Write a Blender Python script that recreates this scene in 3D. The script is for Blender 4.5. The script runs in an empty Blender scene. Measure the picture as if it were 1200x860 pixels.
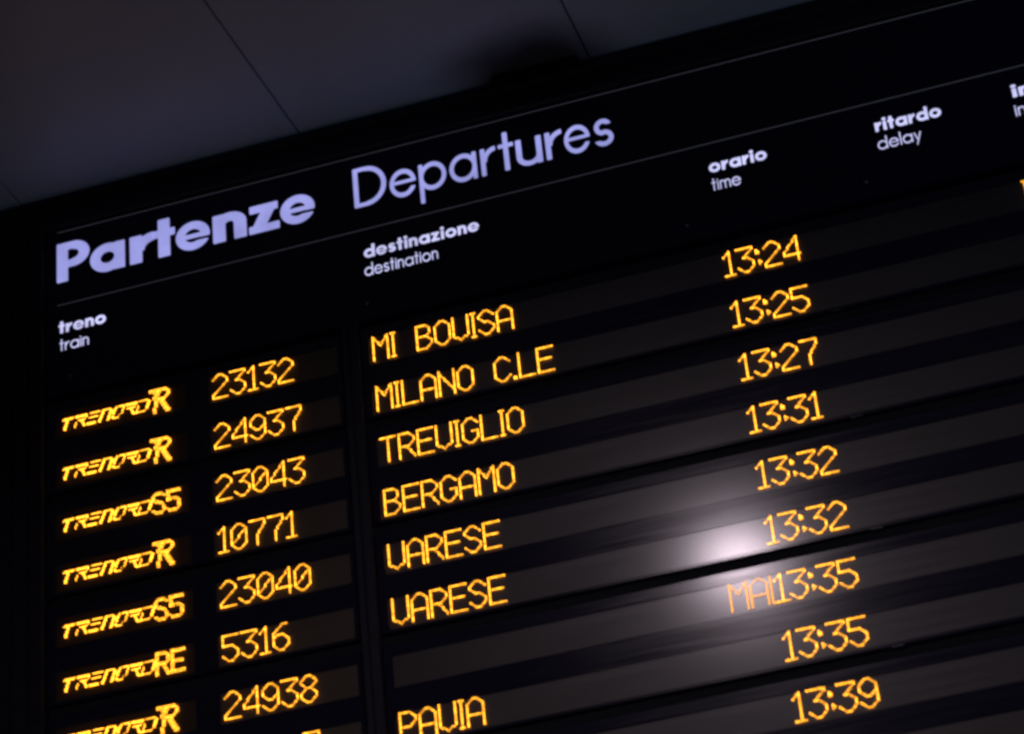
import bpy, bmesh, math
import numpy as np
from mathutils import Matrix, Vector

S = bpy.context.scene
# ------------------------------------------------------------------ camera
cam = bpy.data.objects.new('camera', bpy.data.cameras.new('camera'))
S.collection.objects.link(cam)
RX = (0.9532880227778119, 0.2883768660146037, -0.08989287388867559)
RY = (-0.22444477985310393, 0.4770723064474586, -0.849721457430371)
RZ = (-0.20215461019987088, 0.8302052743559856, 0.519511997942724)
CAM = Vector((1.45816, -3.77386, -2.43643))
cam.matrix_world = Matrix(((RX[0], -RY[0], -RZ[0], CAM[0]),
                           (RX[1], -RY[1], -RZ[1], CAM[1]),
                           (RX[2], -RY[2], -RZ[2], CAM[2]), (0, 0, 0, 1)))
cam.data.sensor_width = 36
cam.data.lens = 3154.36 / 1200 * 36
cam.data.clip_end = 100
cam.data.dof.use_dof = True
cam.data.dof.focus_distance = 4.72
cam.data.dof.aperture_fstop = 3.4
S.camera = cam

# ------------------------------------------------------------------ world and lamps
W = bpy.data.worlds.new('World'); S.world = W; W.use_nodes = True
W.node_tree.nodes['Background'].inputs['Color'].default_value = (0.35, 0.42, 0.9, 1)
W.node_tree.nodes['Background'].inputs['Strength'].default_value = 0.0012


def area(name, loc, target, size, energy, color, shape='SQUARE', sy=None):
    l = bpy.data.lights.new(name, 'AREA'); l.shape = shape; l.size = size
    if sy: l.size_y = sy
    l.energy = energy; l.color = color
    o = bpy.data.objects.new(name, l); S.collection.objects.link(o)
    o.location = loc
    o.rotation_euler = (Vector(target) - Vector(loc)).to_track_quat('-Z', 'Y').to_euler()
    return o


# dim light of the platform coming up from below onto the ceiling
area('platform_glow', (3.2, -2.2, -2.6), (1.0, -0.2, 0.5), 2.4, 11.5, (0.62, 0.73, 0.93))
S.view_settings.view_transform = 'Standard'
S.view_settings.look = 'None'
S.view_settings.exposure = 0
S.view_settings.gamma = 1
S.cycles.pixel_filter_type = 'BLACKMAN_HARRIS'
S.cycles.filter_width = 3.1
S.cycles.sample_clamp_indirect = 3

# ------------------------------------------------------------------ materials


def mat(name, color, rough=0.5, spec=0.5, emit=None, strength=0.0, metallic=0.0):
    m = bpy.data.materials.new(name); m.use_nodes = True
    b = m.node_tree.nodes['Principled BSDF']
    b.inputs['Base Color'].default_value = (*color, 1)
    b.inputs['Roughness'].default_value = rough
    b.inputs['Specular IOR Level'].default_value = spec
    b.inputs['Metallic'].default_value = metallic
    if emit:
        b.inputs['Emission Color'].default_value = (*emit, 1)
        b.inputs['Emission Strength'].default_value = strength
    return m


def noisy(m, scale=(1, 1, 1), size=8.0, rough=(0.4, 0.5), tint=None, bump=0.0, detail=6.0):
    """procedural variation of roughness / colour / relief in object space"""
    nt = m.node_tree; n = nt.nodes; L = nt.links; b = n['Principled BSDF']
    tc = n.new('ShaderNodeTexCoord'); mp = n.new('ShaderNodeMapping')
    mp.inputs['Scale'].default_value = scale
    L.new(tc.outputs['Object'], mp.inputs['Vector'])
    t = n.new('ShaderNodeTexNoise'); t.inputs['Scale'].default_value = size; t.inputs['Detail'].default_value = detail
    L.new(mp.outputs['Vector'], t.inputs['Vector'])
    r = n.new('ShaderNodeMapRange'); r.inputs['From Min'].default_value = 0.3; r.inputs['From Max'].default_value = 0.7
    r.inputs['To Min'].default_value = rough[0]; r.inputs['To Max'].default_value = rough[1]
    L.new(t.outputs['Fac'], r.inputs['Value']); L.new(r.outputs['Result'], b.inputs['Roughness'])
    if tint:
        c = n.new('ShaderNodeMix'); c.data_type = 'RGBA'
        c.inputs['A'].default_value = b.inputs['Base Color'].default_value
        c.inputs['B'].default_value = (*tint, 1)
        r2 = n.new('ShaderNodeMapRange'); r2.inputs['From Min'].default_value = 0.35; r2.inputs['From Max'].default_value = 0.65
        L.new(t.outputs['Fac'], r2.inputs['Value']); L.new(r2.outputs['Result'], c.inputs['Factor'])
        L.new(c.outputs['Result'], b.inputs['Base Color'])
    if bump:
        bp = n.new('ShaderNodeBump'); bp.inputs['Strength'].default_value = bump; bp.inputs['Distance'].default_value = 0.002
        L.new(t.outputs['Fac'], bp.inputs['Height']); L.new(bp.outputs['Normal'], b.inputs['Normal'])
    return m


M_gloss = noisy(mat('black_glass_panel', (0.007, 0.005, 0.022), 0.2, 0.35), (2, 1, 2), 6, (0.16, 0.24))
M_frame = noisy(mat('black_powder_coat', (0.008, 0.007, 0.016), 0.55, 0.3), (1, 1, 1), 30, (0.45, 0.65), (0.009, 0.008, 0.014), 0.1)
M_bezel = noisy(mat('dark_bezel', (0.009, 0.0085, 0.020), 0.18, 0.32), (0.6, 1, 14), 9, (0.14, 0.20), (0.014, 0.012, 0.026))
M_strip = noisy(mat('led_matrix_filter', (0.014, 0.0082, 0.0055), 0.55, 0.55), (0.8, 1, 16), 7, (0.48, 0.60), (0.026, 0.016, 0.013), 0.14)
M_brown = noisy(mat('brown_number_filter', (0.045, 0.029, 0.015), 0.55, 0.5), (0.8, 1, 16), 7, (0.5, 0.6), (0.055, 0.037, 0.02), 0.08)
_b = M_strip.node_tree.nodes['Principled BSDF']
_b.inputs['Coat Weight'].default_value = 0.9
_b.inputs['Coat Roughness'].default_value = 0.165
M_smoke = noisy(mat('smoked_filter', (0.045, 0.028, 0.018), 0.6, 0.15), (0.8, 1, 16), 7, (0.45, 0.55))
M_seam = mat('seam_rubber', (0.010, 0.0095, 0.013), 0.8, 0.15)
M_gap = mat('matte_black', (0.002, 0.002, 0.002), 0.9, 0.1)
M_amber = mat('lit_amber_led', (0.3, 0.12, 0.01), 0.4, 0.3, (1.0, 0.38, 0.022), 5.6)
# single diodes never burn quite alike
_n = M_amber.node_tree; _g = _n.nodes.new('ShaderNodeNewGeometry'); _r = _n.nodes.new('ShaderNodeMapRange')
_r.inputs['To Min'].default_value = 0.55 * 5.6; _r.inputs['To Max'].default_value = 1.35 * 5.6
_n.links.new(_g.outputs['Random Per Island'], _r.inputs['Value'])
_n.links.new(_r.outputs['Result'], _n.nodes['Principled BSDF'].inputs['Emission Strength'])
M_dim = mat('dimmed_amber_led', (0.3, 0.12, 0.01), 0.4, 0.3, (1.0, 0.38, 0.022), 2.6)
M_stem = mat('black_led_socket', (0.01, 0.008, 0.006), 0.7, 0.2)
M_white = mat('backlit_lavender_white', (0.5, 0.5, 0.6), 0.5, 0.3, (0.36, 0.37, 0.84), 0.93)
M_white2 = mat('backlit_pale_white', (0.5, 0.5, 0.6), 0.5, 0.3, (0.62, 0.62, 1.0), 1.05)
M_line = mat('white_rule', (0.75, 0.75, 0.8), 0.5, 0.3, (0.5, 0.5, 0.62), 0.05)
M_steel = mat('screw_steel', (0.35, 0.36, 0.42), 0.35, 0.5, metallic=1.0)
M_latch = mat('latch_zinc', (0.08, 0.085, 0.10), 0.4, 0.5, metallic=1.0)
M_ceil = noisy(mat('painted_ceiling_panel', (0.29, 0.35, 0.47), 0.45, 0.4), (1, 1, 1), 2.2, (0.42, 0.55), (0.25, 0.33, 0.47))
M_wall = noisy(mat('dark_fascia_paint', (0.004, 0.003, 0.009), 0.7, 0.2), (1, 1, 1), 5, (0.6, 0.8))
M_lamp = mat('lamp_diffuser', (0.8, 0.8, 0.8), 0.5, 0.3, (1.0, 0.82, 0.93), 205.0)
# letters of a backlit sign are never quite even
for m_, sc_ in ((M_white, 14.0), (M_white2, 20.0)):
    nt = m_.node_tree
    tc = nt.nodes.new('ShaderNodeNewGeometry'); t = nt.nodes.new('ShaderNodeTexNoise'); t.inputs['Scale'].default_value = sc_
    nt.links.new(tc.outputs['Position'], t.inputs['Vector'])
    r = nt.nodes.new('ShaderNodeMapRange'); r.inputs['From Min'].default_value = 0.3; r.inputs['From Max'].default_value = 0.7
    k = nt.nodes['Principled BSDF'].inputs['Emission Strength'].default_value
    r.inputs['To Min'].default_value = 0.78 * k; r.inputs['To Max'].default_value = 1.12 * k
    nt.links.new(t.outputs['Fac'], r.inputs['Value'])
    nt.links.new(r.outputs['Result'], nt.nodes['Principled BSDF'].inputs['Emission Strength'])
# soft dark patch mixed into the ceiling colour beside the added plate
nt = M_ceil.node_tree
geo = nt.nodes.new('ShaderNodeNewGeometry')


def dark_patch(center, radii, lo=0.25, hi=1.0, wob=0.35):
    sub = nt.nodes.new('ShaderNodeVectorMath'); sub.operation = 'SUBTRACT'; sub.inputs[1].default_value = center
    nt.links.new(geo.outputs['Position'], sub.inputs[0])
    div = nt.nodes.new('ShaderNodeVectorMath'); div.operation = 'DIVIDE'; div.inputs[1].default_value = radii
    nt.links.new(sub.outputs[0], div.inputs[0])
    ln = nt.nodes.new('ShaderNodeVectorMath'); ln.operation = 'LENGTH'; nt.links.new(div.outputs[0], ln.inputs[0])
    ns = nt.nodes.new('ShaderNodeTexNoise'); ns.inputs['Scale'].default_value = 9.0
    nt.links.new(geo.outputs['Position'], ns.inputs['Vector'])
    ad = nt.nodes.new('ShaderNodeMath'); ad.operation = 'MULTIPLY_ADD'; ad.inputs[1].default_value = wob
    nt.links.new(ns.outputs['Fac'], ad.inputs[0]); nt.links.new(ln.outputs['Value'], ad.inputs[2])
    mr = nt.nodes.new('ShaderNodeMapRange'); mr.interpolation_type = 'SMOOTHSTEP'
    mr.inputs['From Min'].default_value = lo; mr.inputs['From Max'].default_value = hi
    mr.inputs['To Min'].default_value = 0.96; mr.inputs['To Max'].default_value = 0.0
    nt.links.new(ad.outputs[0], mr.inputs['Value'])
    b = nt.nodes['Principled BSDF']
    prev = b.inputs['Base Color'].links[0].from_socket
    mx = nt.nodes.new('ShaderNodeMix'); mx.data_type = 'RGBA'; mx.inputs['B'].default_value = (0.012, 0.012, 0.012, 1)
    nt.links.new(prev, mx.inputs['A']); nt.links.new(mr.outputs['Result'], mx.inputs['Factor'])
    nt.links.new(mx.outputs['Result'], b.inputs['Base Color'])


dark_patch((0.640, -0.03, 0.51), (0.21, 0.19, 1.0), 0.40, 1.15)

# ------------------------------------------------------------------ object helpers


def link(name, me, parent=None, loc=(0, 0, 0), material=None, label=None, kind=None):
    if material and not me.materials: me.materials.append(material)
    o = bpy.data.objects.new(name, me); S.collection.objects.link(o)
    o.location = loc
    if parent: o.parent = parent
    if label: o['label'] = label
    if kind: o['kind'] = kind
    return o


def box_mesh(name, x0, x1, y0, y1, z0, z1, bev=0.0):
    bm = bmesh.new(); bmesh.ops.create_cube(bm, size=1)
    for v in bm.verts:
        v.co = ((x0 + x1) / 2 + v.co.x * (x1 - x0), (y0 + y1) / 2 + v.co.y * (y1 - y0), (z0 + z1) / 2 + v.co.z * (z1 - z0))
    if bev: bmesh.ops.bevel(bm, geom=bm.edges[:], offset=bev, segments=2, affect='EDGES')
    me = bpy.data.meshes.new(name); bm.to_mesh(me); bm.free(); return me


def profile_mesh(name, prof, a, b, axis='X'):
    """closed profile swept between a and b along X or Z. prof points are (y, z) or (x, y)"""
    n = len(prof); vs = []
    for t in (a, b):
        for p in prof: vs.append((t, p[0], p[1]) if axis == 'X' else (p[0], p[1], t))
    fs = [(i, (i + 1) % n, n + (i + 1) % n, n + i) for i in range(n)] + [tuple(range(n))[::-1], tuple(range(n, 2 * n))]
    me = bpy.data.meshes.new(name); me.from_pydata(vs, [], fs)
    bm = bmesh.new(); bm.from_mesh(me); bmesh.ops.recalc_face_normals(bm, faces=bm.faces[:]); bm.to_mesh(me); bm.free()
    return me


def frame_mesh(name, xs, zs, holes, y0, y1, bev=0.0015):
    """a plate with rectangular windows; xs, zs sorted; holes = set of (i, j) cells left open"""
    vs, fs, idx = [], [], {}

    def v(i, j, k):
        if (i, j, k) not in idx:
            idx[(i, j, k)] = len(vs); vs.append((xs[i], (y0, y1)[k], zs[j]))
        return idx[(i, j, k)]
    nx, nz = len(xs) - 1, len(zs) - 1
    full = lambda i, j: 0 <= i < nx and 0 <= j < nz and (i, j) not in holes
    for i in range(nx):
        for j in range(nz):
            if not full(i, j): continue
            fs.append((v(i, j, 0), v(i + 1, j, 0), v(i + 1, j + 1, 0), v(i, j + 1, 0)))
            fs.append((v(i, j, 1), v(i, j + 1, 1), v(i + 1, j + 1, 1), v(i + 1, j, 1)))
            for di, dj, (a, b) in ((-1, 0, ((i, j), (i, j + 1))), (1, 0, ((i + 1, j), (i + 1, j + 1))), (0, -1, ((i, j), (i + 1, j))), (0, 1, ((i, j + 1), (i + 1, j + 1)))):
                if not full(i + di, j + dj):
                    fs.append((v(*a, 0), v(*b, 0), v(*b, 1), v(*a, 1)))
    me = bpy.data.meshes.new(name); me.from_pydata(vs, [], fs)
    bm = bmesh.new(); bm.from_mesh(me); bmesh.ops.recalc_face_normals(bm, faces=bm.faces[:])
    es = [e for e in bm.edges if len(e.link_faces) == 2 and e.calc_face_angle(0) > 1 and all(abs(q.co.y - y0) < 1e-6 for q in e.verts)]
    if bev: bmesh.ops.bevel(bm, geom=es, offset=bev, segments=3, affect='EDGES')
    bm.to_mesh(me); bm.free(); return me


# ------------------------------------------------------------------ printed sans lettering (outlines from a distance field)


def seg(x0, y0, x1, y1, w): return ('s', x0, y0, x1, y1, w)


def d_seg(X, Y, x0, y0, x1, y1, w):      # butt-ended bar
    dx, dy = x1 - x0, y1 - y0; L = math.hypot(dx, dy); ux, uy = dx / L, dy / L
    px, py = X - (x0 + x1) / 2, Y - (y0 + y1) / 2
    a = np.abs(px * ux + py * uy) - L / 2; b = np.abs(-px * uy + py * ux) - w / 2
    return np.maximum(a, b)


def d_ell(X, Y, cx, cy, rx, ry):
    px, py = X - cx, Y - cy; k = np.sqrt((px / rx) ** 2 + (py / ry) ** 2) + 1e-9
    g = np.sqrt((px / rx ** 2) ** 2 + (py / ry ** 2) ** 2) + 1e-9
    return (k - 1) * k / g


def ring(X, Y, cx, cy, rx, ry, w):
    return np.maximum(d_ell(X, Y, cx, cy, rx, ry), -d_ell(X, Y, cx, cy, rx - w, ry - w))


def poly(X, Y, pts):                      # convex polygon, counter-clockwise
    d = np.full_like(X, -9.0); n = len(pts)
    for i in range(n):
        (x0, y0), (x1, y1) = pts[i], pts[(i + 1) % n]; L = math.hypot(x1 - x0, y1 - y0)
        d = np.maximum(d, ((X - x0) * (y1 - y0) - (Y - y0) * (x1 - x0)) / L)
    return d


U = lambda *a: np.minimum.reduce(a)
I_ = lambda *a: np.maximum.reduce(a)


def glyph(ch, X, Y, w):
    """cap height 1, x-height h; returns distance field, width"""
    h = 0.70 if w > 0.15 else 0.68; hw = w * 0.86
    r = h / 2 + 0.012
    cy = h / 2
    if ch == 'P':
        rb = 0.325; W_ = 0.64
        bowl = I_(ring(X, Y, W_ - rb, 1 - rb, rb, rb, w * 0.95), -(X - (W_ - rb)))
        return U(d_seg(X, Y, w / 2, 0, w / 2, 1, w), bowl, d_seg(X, Y, w / 2, 1 - hw / 2, W_ - rb, 1 - hw / 2, hw),
                 d_seg(X, Y, w / 2, 1 - 2 * rb + hw / 2, W_ - rb, 1 - 2 * rb + hw / 2, hw)), W_
    if ch == 'D':
        W_ = 0.74
        bowl = I_(ring(X, Y, W_ - 0.46, 0.5, 0.46, 0.5, w), -(X - (W_ - 0.46)))
        return U(d_seg(X, Y, w / 2, 0, w / 2, 1, w), bowl, d_seg(X, Y, w / 2, 1 - hw / 2, W_ - 0.46, 1 - hw / 2, hw),
                 d_seg(X, Y, w / 2, hw / 2, W_ - 0.46, hw / 2, hw)), W_
    if ch in 'adpo':
        W_ = 2 * r; o = ring(X, Y, r, cy, r, r, w)
        if ch == 'a': o = U(o, d_seg(X, Y, W_ - w / 2, 0, W_ - w / 2, h, w))
        if ch == 'd': o = U(o, d_seg(X, Y, W_ - w / 2, 0, W_ - w / 2, 1.04, w))
        if ch == 'p': o = U(o, d_seg(X, Y, w / 2, -0.30, w / 2, h, w))
        return o, W_
    if ch == 'e':
        W_ = 2 * r; o = ring(X, Y, r, cy, r, r, w * (0.88 if w > 0.15 else 1))
        by = cy + 0.03 - (0.04 if w > 0.15 else 0)
        gap = 0.075 if w > 0.15 else 0.12
        o = I_(o, -I_(poly(X, Y, [(r, by - hw * 0.33 - gap), (W_ + 0.1, by - hw * 0.33 - gap * 1.1), (W_ + 0.1, by - hw * 0.33), (r, by - hw * 0.33)])))
        return U(o, I_(d_seg(X, Y, 0.03, by, W_ - 0.02, by, hw * (0.56 if w > 0.15 else 0.8)), d_ell(X, Y, r, cy, r, r))), W_
    if ch == 'r':
        W_ = 0.42 if w > 0.15 else 0.36
        rr = W_ - 0.02
        arc = I_(ring(X, Y, W_ + 0.02, h - rr + 0.015, rr, rr, w), (X - W_), -(Y - (h - rr)))
        return U(d_seg(X, Y, w / 2, 0, w / 2, h, w), arc), W_
    if ch in 'nu':
        W_ = 0.58 if w > 0.15 else 0.50
        if ch == 'u': Y = h - Y; X = W_ - X
        rr = W_ / 2
        o = U(d_seg(X, Y, w / 2, 0, w / 2, h, w), I_(ring(X, Y, rr, h - rr + 0.012, rr, rr, w), -(Y - (h - rr))),
              d_seg(X, Y, W_ - w / 2, 0, W_ - w / 2, h - rr + 0.02, w))
        return o, W_
    if ch == 'm':
        W_ = 0.84; rr = (W_ + w) / 4; o = d_seg(X, Y, w / 2, 0, w / 2, h, w)
        for c in (rr, W_ - rr):
            o = U(o, I_(ring(X, Y, c, h - rr + 0.01, rr, rr, w), -(Y - (h - rr))), d_seg(X, Y, c + rr - w / 2, 0, c + rr - w / 2, h - rr + 0.02, w))
        return o, W_
    if ch == 't':
        W_ = 0.40 if w > 0.15 else 0.34
        return U(d_seg(X, Y, W_ / 2, 0, W_ / 2, 0.97, w), d_seg(X, Y, 0, h - hw / 2, W_, h - hw / 2, hw)), W_
    if ch == 'i':
        W_ = w * 1.15
        return U(d_seg(X, Y, W_ / 2, 0, W_ / 2, h, w), d_ell(X, Y, W_ / 2, h + 0.09 + w * 0.5, w * 0.62, w * 0.62)), W_
    if ch == 'l':
        return d_seg(X, Y, w / 2, 0, w / 2, 1.04, w), w
    if ch == 'z':
        W_ = 0.56
        return U(d_seg(X, Y, 0.02, h - hw / 2, W_ - 0.02, h - hw / 2, hw), d_seg(X, Y, 0, hw / 2, W_, hw / 2, hw),
                 poly(X, Y, [(0, 0), (w * 1.15, 0), (W_ - 0.01, h), (W_ - 0.01 - w * 1.15, h)])), W_
    if ch == 's':
        W_ = 0.44 if w < 0.15 else 0.5; rt = (h / 2 + w / 2) / 2 + 0.004
        top = I_(ring(X, Y, W_ / 2, h - rt, W_ / 2 - 0.02, rt, w), -I_(X - W_ / 2 + 0.0, -(Y - (h - rt)) * -1 - 0.0) if False else -9 + 0 * X)
        up = I_(ring(X, Y, W_ / 2, h - rt, W_ / 2 - 0.02, rt, w), -I_(-(X - W_ / 2), (Y - (h - rt) - 0.06)))
        lo = I_(ring(X, Y, W_ / 2, rt, W_ / 2, rt, w), -I_((X - W_ / 2), -(Y - rt + 0.06)))
        return U(up, lo), W_
    if ch == 'y':
        W_ = 0.54
        return U(poly(X, Y, [(W_ - w, h), (0.08, -0.30), (0.08 + w, -0.30), (W_, h)][::1]) if False else poly(X, Y, [(0.10, -0.30), (0.10 + w, -0.30), (W_, h), (W_ - w, h)]),
                 poly(X, Y, [(W_ * 0.42, 0.02), (W_ * 0.42 + w, 0.02), (w, h), (0, h)])), W_
    raise ValueError(ch)


def field_mesh(name, fn, x0, x1, y0, y1, step, scale, depth):
    """marching squares fill of fn<0 with side walls; x -> X, y -> Z, thickness towards -Y"""
    nx, ny = int((x1 - x0) / step) + 2, int((y1 - y0) / step) + 2
    gx = x0 + np.arange(nx) * step; gy = y0 + np.arange(ny) * step
    X, Y = np.meshgrid(gx, gy, indexing='ij'); F = fn(X, Y)
    vs, fs, key = [], [], {}

    def vert(k, x, y):
        if k not in key: key[k] = len(vs); vs.append((x * scale[0], -depth, y * scale[1]))
        return key[k]

    def corner(i, j): return vert(('c', i, j), gx[i], gy[j])

    def cross(i, j, i2, j2):
        a, b = F[i, j], F[i2, j2]; t = a / (a - b)
        return vert(('e', min(i, i2), min(j, j2), i == i2), gx[i] + (gx[i2] - gx[i]) * t, gy[j] + (gy[j2] - gy[j]) * t)
    walls = []
    for i in range(nx - 1):
        for j in range(ny - 1):
            c = [(i, j), (i + 1, j), (i + 1, j + 1), (i, j + 1)]
            ins = [F[q] < 0 for q in c]
            if not any(ins): continue
            p = []; cr = []
            for k in range(4):
                a, b = c[k], c[(k + 1) % 4]
                if ins[k]: p.append(corner(*a))
                if ins[k] != ins[(k + 1) % 4]:
                    e = cross(*a, *b); cr.append((len(p), ins[k])); p.append(e)
            if len(p) > 2: fs.append(tuple(p))
            if len(cr) == 2:
                (k1, i1), (k2, i2) = cr
                walls.append((p[k1], p[k2]) if i1 else (p[k2], p[k1]))
    n = len(vs)
    vs += [(v[0], 0.0, v[2]) for v in vs]
    fs += [(a, a + n, b + n, b) for a, b in walls]
    me = bpy.data.meshes.new(name); me.from_pydata(vs, [], fs); me.validate()
    bm = bmesh.new(); bm.from_mesh(me)
    bmesh.ops.delete(bm, geom=[v for v in bm.verts if not v.link_faces], context='VERTS')
    bm.to_mesh(me); bm.free()
    return me


_gl = {}


def letter_mesh(ch, w, step):
    k = (ch, w, step)
    if k not in _gl:
        wd = glyph(ch, np.zeros((1, 1)), np.zeros((1, 1)), w)[1]
        me = field_mesh('letter_' + ch, lambda X, Y: glyph(ch, X, Y, w)[0], -0.06, wd + 0.06, -0.36, 1.1, step, (1, 1), 0.012)
        _gl[k] = (me, wd)
    return _gl[k]


# ------------------------------------------------------------------ LED dot lettering
LIFT = 0.0024
HP, VP = 0.0033, 0.0031       # dot pitch of the matrices
CH = {
 '0': (9, [[(3, 0), (5, 0), (8, 3), (8, 12), (5, 15), (3, 15), (0, 12), (0, 3), (3, 0)], [(1, 4), (7, 11)]]),
 'O': (9, [[(3, 0), (5, 0), (8, 3), (8, 12), (5, 15), (3, 15), (0, 12), (0, 3), (3, 0)]]),
 '1': (6, [[(0, 12), (3, 15), (3, 0)], [(0, 0), (5, 0)]]),
 '2': (9, [[(0, 12), (3, 15), (5, 15), (8, 12), (8, 10), (0, 2), (0, 0), (8, 0)]]),
 '3': (9, [[(0, 15), (8, 15), (8, 14), (3, 9), (5, 9), (8, 6), (8, 3), (5, 0), (3, 0), (0, 3)]]),
 '4': (9, [[(7, 0), (7, 15), (0, 6), (0, 4), (8, 4)]]),
 '5': (9, [[(8, 15), (0, 15), (0, 9), (5, 9), (8, 6), (8, 3), (5, 0), (3, 0), (0, 3)]]),
 '6': (9, [[(7, 15), (5, 15), (0, 10), (0, 3), (3, 0), (5, 0), (8, 3), (8, 6), (5, 9), (2, 9), (0, 7)]]),
 '7': (9, [[(0, 15), (8, 15), (8, 12), (4, 6), (4, 0)]]),
 '8': (9, [[(3, 8), (5, 8), (8, 11), (8, 12), (5, 15), (3, 15), (0, 12), (0, 11), (3, 8), (0, 5), (0, 3), (3, 0), (5, 0), (8, 3), (8, 5), (5, 8)]]),
 '9': (9, [[(8, 9), (5, 6), (3, 6), (0, 9), (0, 12), (3, 15), (5, 15), (8, 12), (8, 3), (5, 0), (3, 0), (0, 3)]]),
 ':': (3, [[(0, 10), (0, 12)], [(1, 10), (1, 11)], [(1, 3), (1, 5)], [(2, 4), (2, 4)]]),
 'A': (9, [[(0, 0), (0, 12), (3, 15), (5, 15), (8, 12), (8, 0)], [(1, 6), (7, 6)]]),
 'B': (9, [[(0, 0), (0, 15), (5, 15), (7, 13), (7, 10), (5, 8), (1, 8)], [(5, 8), (8, 5), (8, 3), (5, 0), (0, 0)]]),
 'C': (9, [[(8, 12), (5, 15), (3, 15), (0, 12), (0, 3), (3, 0), (5, 0), (8, 3)]]),
 'E': (9, [[(8, 0), (0, 0), (0, 15), (8, 15)], [(1, 8), (7, 8)]]),
 'G': (9, [[(8, 12), (5, 15), (3, 15), (0, 12), (0, 3), (3, 0), (5, 0), (8, 3), (8, 7), (5, 7)]]),
 'I': (3, [[(1, 0), (1, 15)], [(0, 0), (2, 0)], [(0, 15), (2, 15)]]),
 'L': (9, [[(0, 15), (0, 0), (8, 0)]]),
 'M': (9, [[(0, 0), (0, 15), (4, 9), (8, 15), (8, 0)]]),
 'N': (9, [[(0, 0), (0, 15)], [(0, 14), (8, 2)], [(8, 0), (8, 15)]]),
 'P': (9, [[(0, 0), (0, 15), (5, 15), (8, 12), (8, 10), (5, 7), (1, 7)]]),
 'R': (9, [[(0, 0), (0, 15), (5, 15), (8, 12), (8, 10), (5, 7), (1, 7)], [(4, 6), (8, 1), (8, 0)]]),
 'S': (9, [[(8, 12), (5, 15), (3, 15), (0, 12), (0, 11), (3, 8), (5, 8), (8, 5), (8, 3), (5, 0), (3, 0), (0, 3)]]),
 'T': (9, [[(0, 15), (8, 15)], [(4, 14), (4, 0)]]),
 'U': (9, [[(0, 15), (0, 3), (4, 0), (8, 3), (8, 15)]]),
 'V': (9, [[(0, 15), (0, 3), (4, 0), (8, 3), (8, 15)]]),
 '.': (2, [[(0, 0), (1, 0)], [(0, 1), (1, 1)]]),
 ' ': (9, []),
}
ADV = {'.': 3, ' ': 10}


def raster(lines):
    s = set()
    for pl in lines:
        for (x0, y0), (x1, y1) in zip(pl, pl[1:] if len(pl) > 1 else pl):
            n = int(round(max(abs(x1 - x0), abs(y1 - y0), 1)))
            for k in range(n + 1):
                s.add((math.floor(x0 + (x1 - x0) * k / n + 0.5), math.floor(y0 + (y1 - y0) * k / n + 0.5)))
    return sorted(s)


def dots_mesh(name, dots, r=0.00134, hp=HP, vp=VP):
    vs, fs = [], []
    for (dx, dz) in dots:
        b = len(vs); cx, cz = dx * hp, dz * vp
        for rr, y in ((r, -LIFT), (r * 0.8, -LIFT - 0.0008)):
            for k in range(6):
                a = math.pi / 6 + k * math.pi / 3
                vs.append((cx + rr * math.cos(a), y, cz + rr * math.sin(a)))
        vs.append((cx, -LIFT - 0.0012, cz))
        for k in range(6):
            k2 = (k + 1) % 6
            fs += [(b + k, b + k2, b + 6 + k2, b + 6 + k), (b + 6 + k, b + 6 + k2, b + 12)]
    lit = len(fs)
    for (dx, dz) in dots:                 # dark socket that carries each diode
        b = len(vs); cx, cz = dx * hp, dz * vp; q = r * 0.45
        for y in (0.0002, -LIFT + 0.0001):
            vs += [(cx - q, y, cz - q), (cx + q, y, cz - q), (cx, y, cz + q)]
        fs += [(b, b + 1, b + 4, b + 3), (b + 1, b + 2, b + 5, b + 4), (b + 2, b, b + 3, b + 5)]
    me = bpy.data.meshes.new(name); me.from_pydata(vs, [], fs); me.materials.append(M_amber); me.materials.append(M_stem)
    me.polygons.foreach_set('material_index', [0] * lit + [1] * (len(fs) - lit))
    return me


_dm = {}


def led_text(s, x, z, parent, y=0.0007, dim=None):
    for c in s:
        if c != ' ':
            if c not in _dm: _dm[c] = dots_mesh('led_character', raster(CH[c][1]))
            o = link('lit_character', _dm[c], parent, (x, y, z), label='amber dot-matrix ' + ('colon' if c == ':' else 'full stop' if c == '.' else 'character ' + c))
            if dim:
                o.material_slots[0].link = 'OBJECT'; o.material_slots[0].material = dim
                o['label'] = 'dim amber dot-matrix character ' + c
        x += ADV.get(c, CH[c][0] + 1) * HP


# slanted operator logotype, 7 dots high, with its stencil breaks
def slant(lines, x0, z0=0, k=0.35):
    return [[(x0 + x + (y * k), y + z0) for x, y in pl] for pl in lines]


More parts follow.
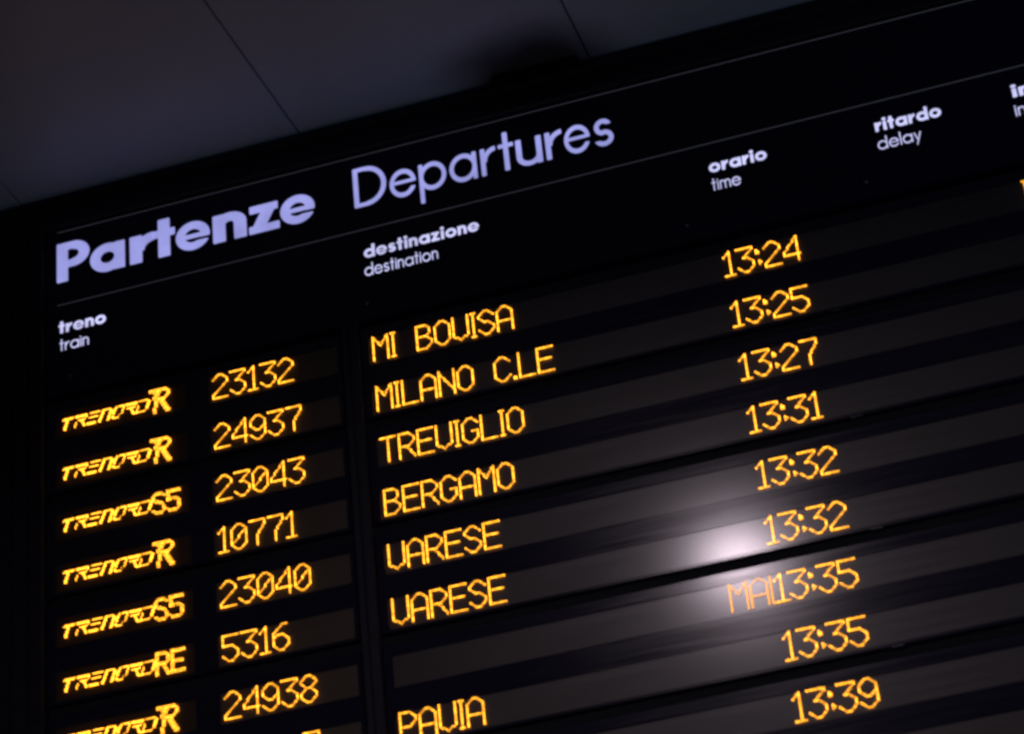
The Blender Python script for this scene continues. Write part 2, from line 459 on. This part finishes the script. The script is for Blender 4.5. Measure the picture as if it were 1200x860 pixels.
LG = []
for i_, gl in enumerate(([[(-1.4, 7), (4.2, 7)], [(-1.4, 6.3), (4.2, 6.3)], [(1.1, 6), (1.1, 0)], [(1.8, 6), (1.8, 0)]],
                         [[(-1.0, 7), (5, 7), (5.4, 5.2), (4, 4), (1, 4)], [(-1.0, 6.3), (4.6, 6.3)], [(2.2, 4), (5.6, 0)], [(2.9, 4), (6.2, 0)], [(0.2, 3), (0.2, 0)]],
                         [[(0, 7), (5.4, 7)], [(0.2, 3.8), (5.2, 3.8)], [(0, 0.4), (5.2, 0.4)], [(0, 0), (5.2, 0)]],
                         [[(0, 0), (0, 7), (4.4, 7), (5, 6.2), (5, 0)], [(0.7, 0), (0.7, 6.3)], [(5.7, 6), (5.7, 0)]],
                         [[(5.2, 6.4), (4.6, 7), (1, 7), (0, 6), (0, 1), (1, 0), (3.6, 0)], [(0.7, 6), (0.7, 1)], [(5.4, 6.2), (5.4, 2.6), (4.4, 1.2)]],
                         [[(-1.0, 7), (5, 7), (5.4, 5.2), (4, 4), (0.6, 4)], [(-1.0, 6.3), (4.6, 6.3)], [(2.2, 4), (5.6, 0)], [(2.9, 4), (6.2, 0)]],
                         [[(-0.6, 7), (4.4, 7), (6, 5.6), (6, 1.6), (4.6, 0), (0, 0), (0, 4.4)], [(5.3, 5.4), (5.3, 1.8)]])):
    LG += slant([[(px_ * 1.45, pz_ * 1.45) for px_, pz_ in pl] for pl in gl], i_ * 7.15 * 1.45)
logo_me = dots_mesh('operator_logo_mesh', raster(LG), 0.00106, HP / 1.45, VP / 1.45)
big = {
 'R': raster(slant([[(-3, 15), (6, 15), (8, 13), (8, 10), (6, 8), (2, 8)], [(-3, 14), (6, 14), (7, 13), (7, 10), (6, 9), (2, 9)],
                    [(-1, 13), (3, 13)], [(1, 14), (1, 0)], [(2, 14), (2, 0)], [(0, 12), (0, 9)], [(4, 8), (9, 0)], [(5, 8), (10, 0)], [(3, 8), (8, 0)]], 0, 0, 0.14)),
 'S': raster([[(7, 11), (5, 13), (2, 13), (0, 11), (0, 9), (2, 7), (5, 6), (7, 4), (7, 2), (5, 0), (2, 0), (0, 2)],
              [(6, 11), (5, 12), (2, 12), (1, 11), (1, 9), (2, 8), (5, 7), (6, 5), (6, 2), (5, 1), (2, 1), (1, 2)]]),
 '5': raster([[(7, 13), (0, 13), (0, 7), (5, 8), (7, 6), (7, 2), (5, 0), (1, 0), (0, 2)],
              [(7, 12), (1, 12), (1, 8), (5, 7), (6, 6), (6, 2), (5, 1), (2, 1)]]),
 'r': raster([[(0, 0), (0, 13), (5, 13), (7, 11), (7, 8), (5, 6), (1, 6)], [(1, 0), (1, 12), (5, 12), (6, 11), (6, 8), (5, 7), (1, 7)],
              [(4, 6), (7, 0)], [(3, 6), (6, 0)]]),
 'E': raster([[(7, 0), (0, 0), (0, 13), (7, 13)], [(7, 1), (1, 1), (1, 12), (7, 12)], [(1, 7), (6, 7)], [(1, 6), (6, 6)]]),
}
big_me = {k: dots_mesh('bold_led_character', v, 0.00117) for k, v in big.items()}


def logo(kind, z, parent):
    link('lit_logo', logo_me, parent, (-0.2862, 0.0007, z + 0.0095), label='amber slanted operator name in capitals')
    if kind == 'R':
        link('lit_character', big_me['R'], parent, (-0.1145, 0.0007, z), label='bold amber capital R with a slab top')
    else:
        a, b = {'S5': ('S', '5'), 'RE': ('r', 'E')}[kind]
        link('lit_character', big_me[a], parent, (-0.1178, 0.0007, z + 0.002), label='bold amber capital ' + a.upper())
        link('lit_character', big_me[b], parent, (-0.0903, 0.0007, z + 0.002), label='bold amber ' + ('digit 5' if b == '5' else 'capital E'))


# ------------------------------------------------------------------ setting
TILT = 0.075
cz = lambda y: 0.5155 + TILT * y
ceil = bpy.data.objects.new('ceiling', None); S.collection.objects.link(ceil); ceil['kind'] = 'structure'
SEAM0, PW = -0.3646, 0.5535
LAMP = (0.615, -1.67)


def ceiling_panel(i):
    x0, x1 = SEAM0 + i * PW + 0.0016, SEAM0 + (i + 1) * PW - 0.0016
    bm = bmesh.new(); bmesh.ops.create_cube(bm, size=1)
    y0, y1 = -4.6, 0.028
    for v in bm.verts:
        y = y1 if v.co.y > 0 else y0
        v.co = (x1 if v.co.x > 0 else x0, y, cz(y) + (0.02 if v.co.z > 0 else 0.0))
    bmesh.ops.bevel(bm, geom=[e for e in bm.edges if all(v.co.z < cz(v.co.y) + 0.01 for v in e.verts)], offset=0.0015, segments=2, affect='EDGES')
    me = bpy.data.meshes.new('ceiling_panel'); bm.to_mesh(me); bm.free()
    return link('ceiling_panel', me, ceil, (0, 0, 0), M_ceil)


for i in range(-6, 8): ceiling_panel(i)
bm = bmesh.new()
vs = [bm.verts.new((x, y, cz(y) + 0.03)) for x, y in ((-4.5, -4.7), (5, -4.7), (5, 0.02), (-4.5, 0.02))]
bm.faces.new(vs); me = bpy.data.meshes.new('ceiling_backing'); bm.to_mesh(me); bm.free()
link('ceiling_backing', me, ceil, (0, 0, 0), M_frame)
link('wall', box_mesh('wall', -4.5, 5.0, 0.029, 0.12, -3.2, 0.56), None, (0, 0, 0), M_wall, kind='structure')

# round downlight whose glare is mirrored in the board
lamp = bpy.data.objects.new('ceiling_lamp', None); S.collection.objects.link(lamp)
lamp.location = (LAMP[0], LAMP[1], cz(LAMP[1])); lamp.rotation_euler = (math.atan(TILT), 0, 0)
lamp['label'] = 'round lit downlight under the ceiling out in front of the departure board'; lamp['category'] = 'ceiling lamp'


def disc(name, prof, material, parent, seg=40):
    bm = bmesh.new(); rings = []
    for r, z in prof:
        rings.append([bm.verts.new((r * math.cos(2 * math.pi * k / seg), r * math.sin(2 * math.pi * k / seg), z)) for k in range(seg)])
    for a, b in zip(rings, rings[1:]):
        for k in range(seg): bm.faces.new((a[k], a[(k + 1) % seg], b[(k + 1) % seg], b[k]))
    if len(prof) == 1 or prof[-1][0] < 0.2 and name == 'diffuser': bm.faces.new(rings[-1])
    me = bpy.data.meshes.new(name); bm.to_mesh(me); bm.free()
    return link(name, me, parent, (0, 0, 0), material)


disc('lamp_housing', [(0.085, -0.001), (0.085, -0.078), (0.078, -0.083), (0.070, -0.078), (0.066, -0.05)], M_frame, lamp)
disc('diffuser', [(0.066, -0.058), (0.03, -0.060)], M_lamp, lamp)

# ------------------------------------------------------------------ the departure board
board = bpy.data.objects.new('departure_board', None); S.collection.objects.link(board)
board['label'] = 'black station departure board with lavender headings and amber dot-matrix train times'
board['category'] = 'departure board'
XL, XR = -0.318, 2.32
ZB = -1.20
# outer casing
link('top_rail', profile_mesh('top_rail', [(-0.004, 0.4425), (-0.010, 0.446), (-0.010, 0.468), (-0.004, 0.472), (-0.004, 0.490), (-0.013, 0.494), (-0.013, 0.508), (0.028, 0.508), (0.028, 0.4425)], -0.42, 2.42), board, material=M_frame)
prof = [(-0.42, 0.028), (-0.42, -0.008), (-0.400, -0.008), (-0.398, -0.002), (-0.378, -0.002), (-0.376, -0.010), (-0.352, -0.010), (-0.350, -0.004), (-0.345, -0.004), (-0.343, -0.010), (-0.322, -0.010), (-0.320, 0.0), (-0.320, 0.028)]
post = profile_mesh('side_post', prof, ZB, 0.4415, 'Z')
link('side_post', post, board, material=M_frame)
post2 = post.copy(); post2.transform(Matrix.Scale(-1, 4, (1, 0, 0))); post2.flip_normals()
link('side_post', post2, board, (2.0, 0, 0))
link('bottom_rail', box_mesh('bottom_rail', -0.42, 2.42, -0.008, 0.028, ZB - 0.06, ZB - 0.001, 0.003), board, material=M_frame)
link('back_plate', box_mesh('back_plate', XL, XR, 0.020, 0.0285, ZB, 0.441), board, material=M_gap)
hp = link('header_panel', box_mesh('header_panel', XL, XR, 0.0, 0.0195, 0.086, 0.4405, 0.0015), board, material=M_gloss)
# two thin rules
for z in (0.4363, 0.27585):
    link('rule', box_mesh('rule', -0.2945, 2.25, -0.0006, 0.0, z - 0.0004, z + 0.0004), hp, material=M_line)
# headings: letter, left edge, right edge
TITLE = [('P', -.2956, -.2311), ('a', -.2294, -.1611), ('r', -.151, -.1040), ('t', -.1048, -.0624), ('e', -.0605, .0052), ('n', .0118, .0764), ('z', .0813, .1397), ('e', .1422, .2076)]
TITLE2 = [('D', .2830, .3444), ('e', .351, .3998), ('p', .4064, .4566), ('a', .4635, .514), ('r', .5221, .5500), ('t', .5555, .5836), ('u', .5879, .6348), ('r', .6421, .6728), ('e', .6765, .723), ('s', .7308, .7651)]
for word, w, word_n in ((TITLE, 0.215, 'Partenze'), (TITLE2, 0.105, 'Departures')):
    for ch, a, b in word:
        me, wd = letter_mesh(ch, w, 0.019)
        o = link('letter', me, hp, (a, 0, 0.3250), M_white)
        o.scale = ((b - a) / wd, 0.085, 0.0845)


def caption(s, x0, x1, z, h, w):
    sp = 0.085 if w > 0.15 else 0.10
    tot = sum(letter_mesh(c, w, 0.032)[1] for c in s) + sp * (len(s) - 1)
    k = (x1 - x0) / tot; x = x0
    for c in s:
        me, wd = letter_mesh(c, w, 0.032)
        o = link('letter', me, hp, (x, 0, z), M_white2); o.scale = (k, 0.06, h)
        x += (wd + sp) * k


CB, CL = 0.218, 0.262
for s, x0, x1 in (('treno', -.2925, -.2003), ('destinazione', .2935, .5065), ('orario', .9224, 1.0240), ('ritardo', 1.2132, 1.3265), ('in', 1.4477, 1.4812)):
    caption(s, x0, x1, 0.2150 if len(s) > 2 else 0.2160, 0.0252, 0.195)
for s, x0, x1 in (('train', -.2909, -.2342), ('destination', .2925, .4280), ('time', .9227, .9735), ('delay', 1.2121, 1.2870), ('in', 1.4460, 1.4640)):
    caption(s, x0, x1, 0.1772, 0.0250, 0.088)
# rows
b_ = 0.10277
Z = [0.0]
for i in range(11): Z.append(Z[-1] - (0.1 if i % 2 == 0 else b_))
ROWS = [('R', '23132', 'MI BOVISA', '13:24'), ('R', '24937', 'MILANO C.LE', '13:25'), ('S5', '23043', 'TREVIGLIO', '13:27'),
        ('R', '10771', 'BERGAMO', '13:31'), ('S5', '23040', 'VARESE', '13:32'), ('RE', '5316', 'VARESE', '13:32'),
        ('R', '24938', '', '13:35'), (None, '', 'PAVIA', '13:35'), (None, '', '', '13:39')]
TOP, BOT = 0.0495, -0.0055         # window about a baseline
D = 0.1


def module_mesh(xs, wins):
    zs = [-D - 0.0110, -D + BOT, -D + TOP, BOT, TOP, TOP + 0.0215]
    holes = {(i, j) for i in wins for j in (1, 3)}
    return frame_mesh('display_module', xs, zs, holes, 0.0, 0.0195, 0.0006)


XA = [-0.316, -0.2995, -0.0500, -0.0080, 0.2305, 0.2380]
XB = [0.2760, 0.2905, 2.300, 2.318]
mA, mB = module_mesh(XA, (1, 3)), module_mesh(XB, (1,))
win = {}
for nm, x0, x1 in (('logo', XA[1], XA[2]), ('number', XA[3], XA[4]), ('wide', XB[1], XB[2])):
    win[nm] = box_mesh('display_window', x0 + 0.0003, x1 - 0.0003, 0.0009, 0.012, BOT + 0.0003, TOP - 0.0003)
clip = profile_mesh('clip', [(0.0, -0.0118), (-0.002, -0.0124), (-0.002, -0.0134), (0.0, -0.0138), (0.012, -0.0138), (0.012, -0.0118)], 1.086, 1.104)
seam_me = box_mesh('seam_strip', XL + 0.003, 2.30, 0.005, 0.0195, -0.0305, -0.0140, 0.001)
for r in range(0, 12, 2):
    a = link('display_module', mA, board, (0, 0, Z[r]), M_bezel)
    b = link('display_module', mB, board, (0, 0, Z[r]), M_bezel)
    for q in (0, 1):
        dz = -D * q
        link('display_window', win['logo'], a, (0, 0, dz), M_smoke)
        link('display_window', win['number'], a, (0, 0, dz), M_brown)
        link('display_window', win['wide'], b, (0, 0, dz), M_strip)
        if r + q < len(ROWS):
            lg, num, dest, tm = ROWS[r + q]
            if lg: logo(lg, dz + 0.0006, a)
            tz = dz + 0.0006
            led_text(num, 0.0012, tz, a)
            led_text(dest, 0.2982 if dest != 'PAVIA' else 0.2965, tz, b)
            led_text(tm, 0.9230, tz, b)
            if r + q == 6: led_text('MAL', 0.8510, tz, b, dim=M_dim)
            if r + q == 0: led_text('I', 1.4305, tz, b, dim=M_dim)
            if r + q == 7: led_text('7', 0.0012 + 40 * HP, tz, a)
    link('seam_strip', seam_me, board, (0, 0, Z[r + 1]), M_seam)
    link('latch', clip, board, (0, 0, Z[r + 1]), M_latch)
# mullion between the number column and the destination column
link('mullion', profile_mesh('mullion', [(0.2400, 0.0195), (0.2400, 0.002), (0.2425, -0.003), (0.2530, -0.003), (0.2545, 0.001), (0.2580, 0.001), (0.2595, -0.003), (0.2710, -0.003), (0.2735, 0.002), (0.2735, 0.0195)], ZB + 0.001, 0.085, 'Z'), board, material=M_frame)
# screws in the header panel
bm = bmesh.new()
for k, (r, y) in enumerate(((0.0028, 0.0), (0.0028, -0.0008), (0.002, -0.0014))):
    for q in range(12): bm.verts.new((r * math.cos(q * math.pi / 6), y, r * math.sin(q * math.pi / 6)))
bm.verts.ensure_lookup_table()
for k in range(2):
    for q in range(12): bm.faces.new([bm.verts[i] for i in (k * 12 + q, k * 12 + (q + 1) % 12, k * 12 + 12 + (q + 1) % 12, k * 12 + 12 + q)])
bm.faces.new([bm.verts[24 + q] for q in range(12)])
sme = bpy.data.meshes.new('screw'); bm.to_mesh(sme); bm.free()
for x in (0.2922, 0.8698, 1.1812, 1.76, -0.27): link('screw', sme, hp, (x, 0, 0.1205), M_steel)
# made-up black plate, added to darken the ceiling at the board's top edge
br = bpy.data.objects.new('added_black_plate', None); S.collection.objects.link(br)
br['label'] = 'small added black plate at the ceiling above the board, by the dark patch'; br['category'] = 'added plate'
br.location = (0.64, -0.02, 0.51)
bp = box_mesh('added_plate_body', -0.075, 0.085, -0.012, 0.006, -0.008, 0.002, 0.003)
link('added_plate_body', bp, br, material=M_gap)
